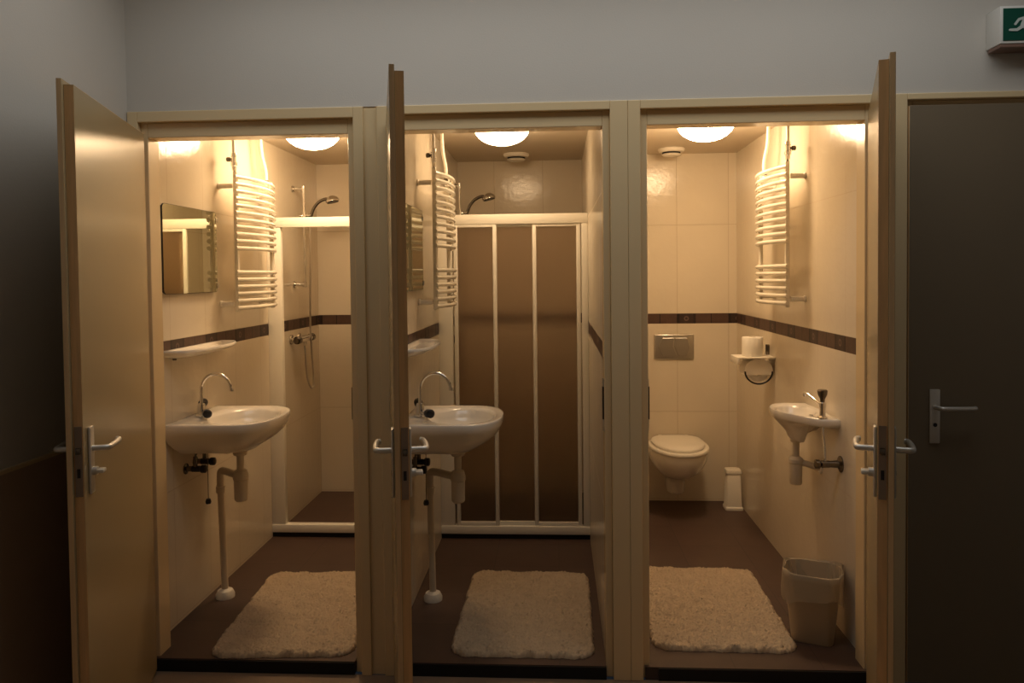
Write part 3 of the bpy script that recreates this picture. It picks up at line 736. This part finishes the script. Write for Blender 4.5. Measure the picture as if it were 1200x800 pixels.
# ------------------------------------------------------------------ bin
t = thing('waste_bin', 'cream waste bin with plastic liner beside the rug', 'waste bin', (1.040, .270, 0), rz=R(-20))
def rr_(w, d, z, r=.055, n=8, w2=0):
    p = []
    for sx, sy, a0 in ((1, 1, 0), (-1, 1, 90), (-1, -1, 180), (1, -1, 270)):
        for k in range(n):
            a = R(a0 + 90 * k / (n - 1)); p.append((sx * (w / 2 - r) + r * math.cos(a), sy * (d / 2 - r) + r * math.sin(a), z))
    return p
MB().rings([rr_(.155, .135, 0, .025), rr_(.162, .142, .006, .028), rr_(.218, .190, .280), rr_(.222, .194, .284), rr_(.214, .186, .284), rr_(.158, .138, .012, .026), rr_(.150, .130, .010, .025)]).build('bin_body', M_bin, t, 50)
lin_r = []
random.seed(5)
for w, d, z, am in ((.150, .130, .06, .004), (.200, .172, .20, .003), (.214, .186, .280, .002), (.224, .196, .292, .004), (.232, .204, .288, .003), (.234, .206, .26, .003), (.234, .207, .215, .004), (.230, .204, .178, .005)):
    ring = rr_(w, d, z); 
    lin_r.append([(x + math.sin(i * 1.7 + z * 40) * am, y + math.cos(i * 2.1 + z * 55) * am, zz + (math.sin(i * .55) * .018 if z < .2 and z > .1 else 0) + (math.sin(i * .4 + 1) * .007 if z > .285 else 0)) for i, (x, y, zz) in enumerate(ring)])
MB().rings(lin_r, False, False).build('plastic_liner', M_film, t, 80)

# ------------------------------------------------------------------ emergency exit sign
t = thing('exit_sign', 'green running man emergency exit sign on the wall above the closed door', 'exit sign', (1.567, 0, 2.297))
MB().box(0, .34, -.090, 0, 0, .132, .004).build('sign_housing', M_exitw, t)
MB().box(.004, .336, -.086, -.004, -.012, .001, .002).build('underside_reflection', M_signb, t)  # thin strip whose brown colour paints in the reflection under the housing
MB().box(.010, .330, -.0925, -.0895, .010, .122).build('sign_face', M_green, t, 0)
g = MB(); 
CNT = [0]
def st(poly):
    CNT[0] += 1; g.prism([(.028 + u, .020 + v) for u, v in poly], -.0945 - .00012 * CNT[0], -.0920, 'y')
def limb(a, c, r0, r1=None):
    r1 = r1 or r0; a = Vector(a); c = Vector(c); d = (c - a).normalized(); n_ = Vector((-d.y, d.x))
    P = []
    for k in range(7):
        q = -PI / 2 + PI * k / 6; P.append(c + (d * math.cos(q) + n_ * math.sin(q)) * r1)
    for k in range(7):
        q = PI / 2 + PI * k / 6; P.append(a + (d * math.cos(q) + n_ * math.sin(q)) * r0)
    st([(p.x, p.y) for p in P])
st([(.074 + .010 * math.cos(2 * PI * k / 16), .082 + .010 * math.sin(2 * PI * k / 16)) for k in range(16)])
limb((.060, .066), (.048, .040), .011, .009); limb((.058, .069), (.034, .062), .0045); limb((.034, .062), (.022, .046), .004)
limb((.064, .066), (.084, .054), .0045); limb((.084, .054), (.096, .062), .004)
limb((.046, .038), (.028, .026), .006, .005); limb((.028, .026), (.004, .026), .005, .004)
limb((.050, .038), (.070, .022), .006, .005); limb((.070, .022), (.066, .002), .005, .004)
st([(.120, 0), (.160, 0), (.160, .090), (.120, .090), (.120, .084), (.153, .084), (.153, .006), (.120, .006)])
st([(.19, .040), (.225, .040), (.225, .022), (.262, .047), (.225, .072), (.225, .054), (.19, .054)])
g.build('running_man_pictogram', M_signw, t, 0)

# ------------------------------------------------------------------ light
W = bpy.data.worlds.new('world'); S.world = W; W.use_nodes = True
bg = W.node_tree.nodes['Background']; bg.inputs[0].default_value = (.35, .45, .60, 1); bg.inputs[1].default_value = .02
# unseen area light added overhead; daylight source assumed from the bright upper walls
ld = bpy.data.lights.new('assumed_overhead_light', 'AREA'); ld.shape = 'RECTANGLE'; ld.size = 3.0; ld.size_y = .56; ld.energy = 11.5; ld.color = (1.0, .98, .93)
lo = bpy.data.objects.new('assumed_overhead_light', ld); C.objects.link(lo); lo.location = (.15, -.65, 2.78)

# ------------------------------------------------------------------ camera (a lens with its axis a little above the middle of the frame)
f_px, yaw, pitch, roll = 900.0, -.058, -.0296, .0109
def ray(u, v):
    c, s_ = math.cos(roll), math.sin(roll); u, v = c * u - s_ * v, s_ * u + c * v
    d = Vector((u, 1, -v))
    c, s_ = math.cos(pitch), math.sin(pitch); y = c * d[1] - s_ * d[2]; z = s_ * d[1] + c * d[2]; x = d[0]
    c, s_ = math.cos(yaw), math.sin(yaw)
    return Vector((c * x + s_ * y, -s_ * x + c * y, z))
fw = ray(0, 0).normalized(); rt = (ray(1, 0) - ray(0, 0)).normalized(); up = (ray(0, -1) - ray(0, 0)).normalized()
cam = bpy.data.cameras.new('camera'); co = bpy.data.objects.new('camera', cam); C.objects.link(co)
mm = Matrix((rt, up, -fw)).transposed().to_4x4(); mm.translation = Vector((0, -2.9154, 1.5)); co.matrix_world = mm
cam.sensor_width = 36; cam.sensor_fit = 'HORIZONTAL'; cam.lens = f_px / 1200 * 36; cam.shift_y = -50.6 / 1200
cam.clip_start = .02
S.camera = co
S.view_settings.view_transform = 'Standard'; S.view_settings.look = 'None'; S.view_settings.gamma = 1
S.view_settings.exposure = 0.0; S.view_settings.use_curve_mapping = False
S.cycles.max_bounces = 10; S.cycles.diffuse_bounces = 6
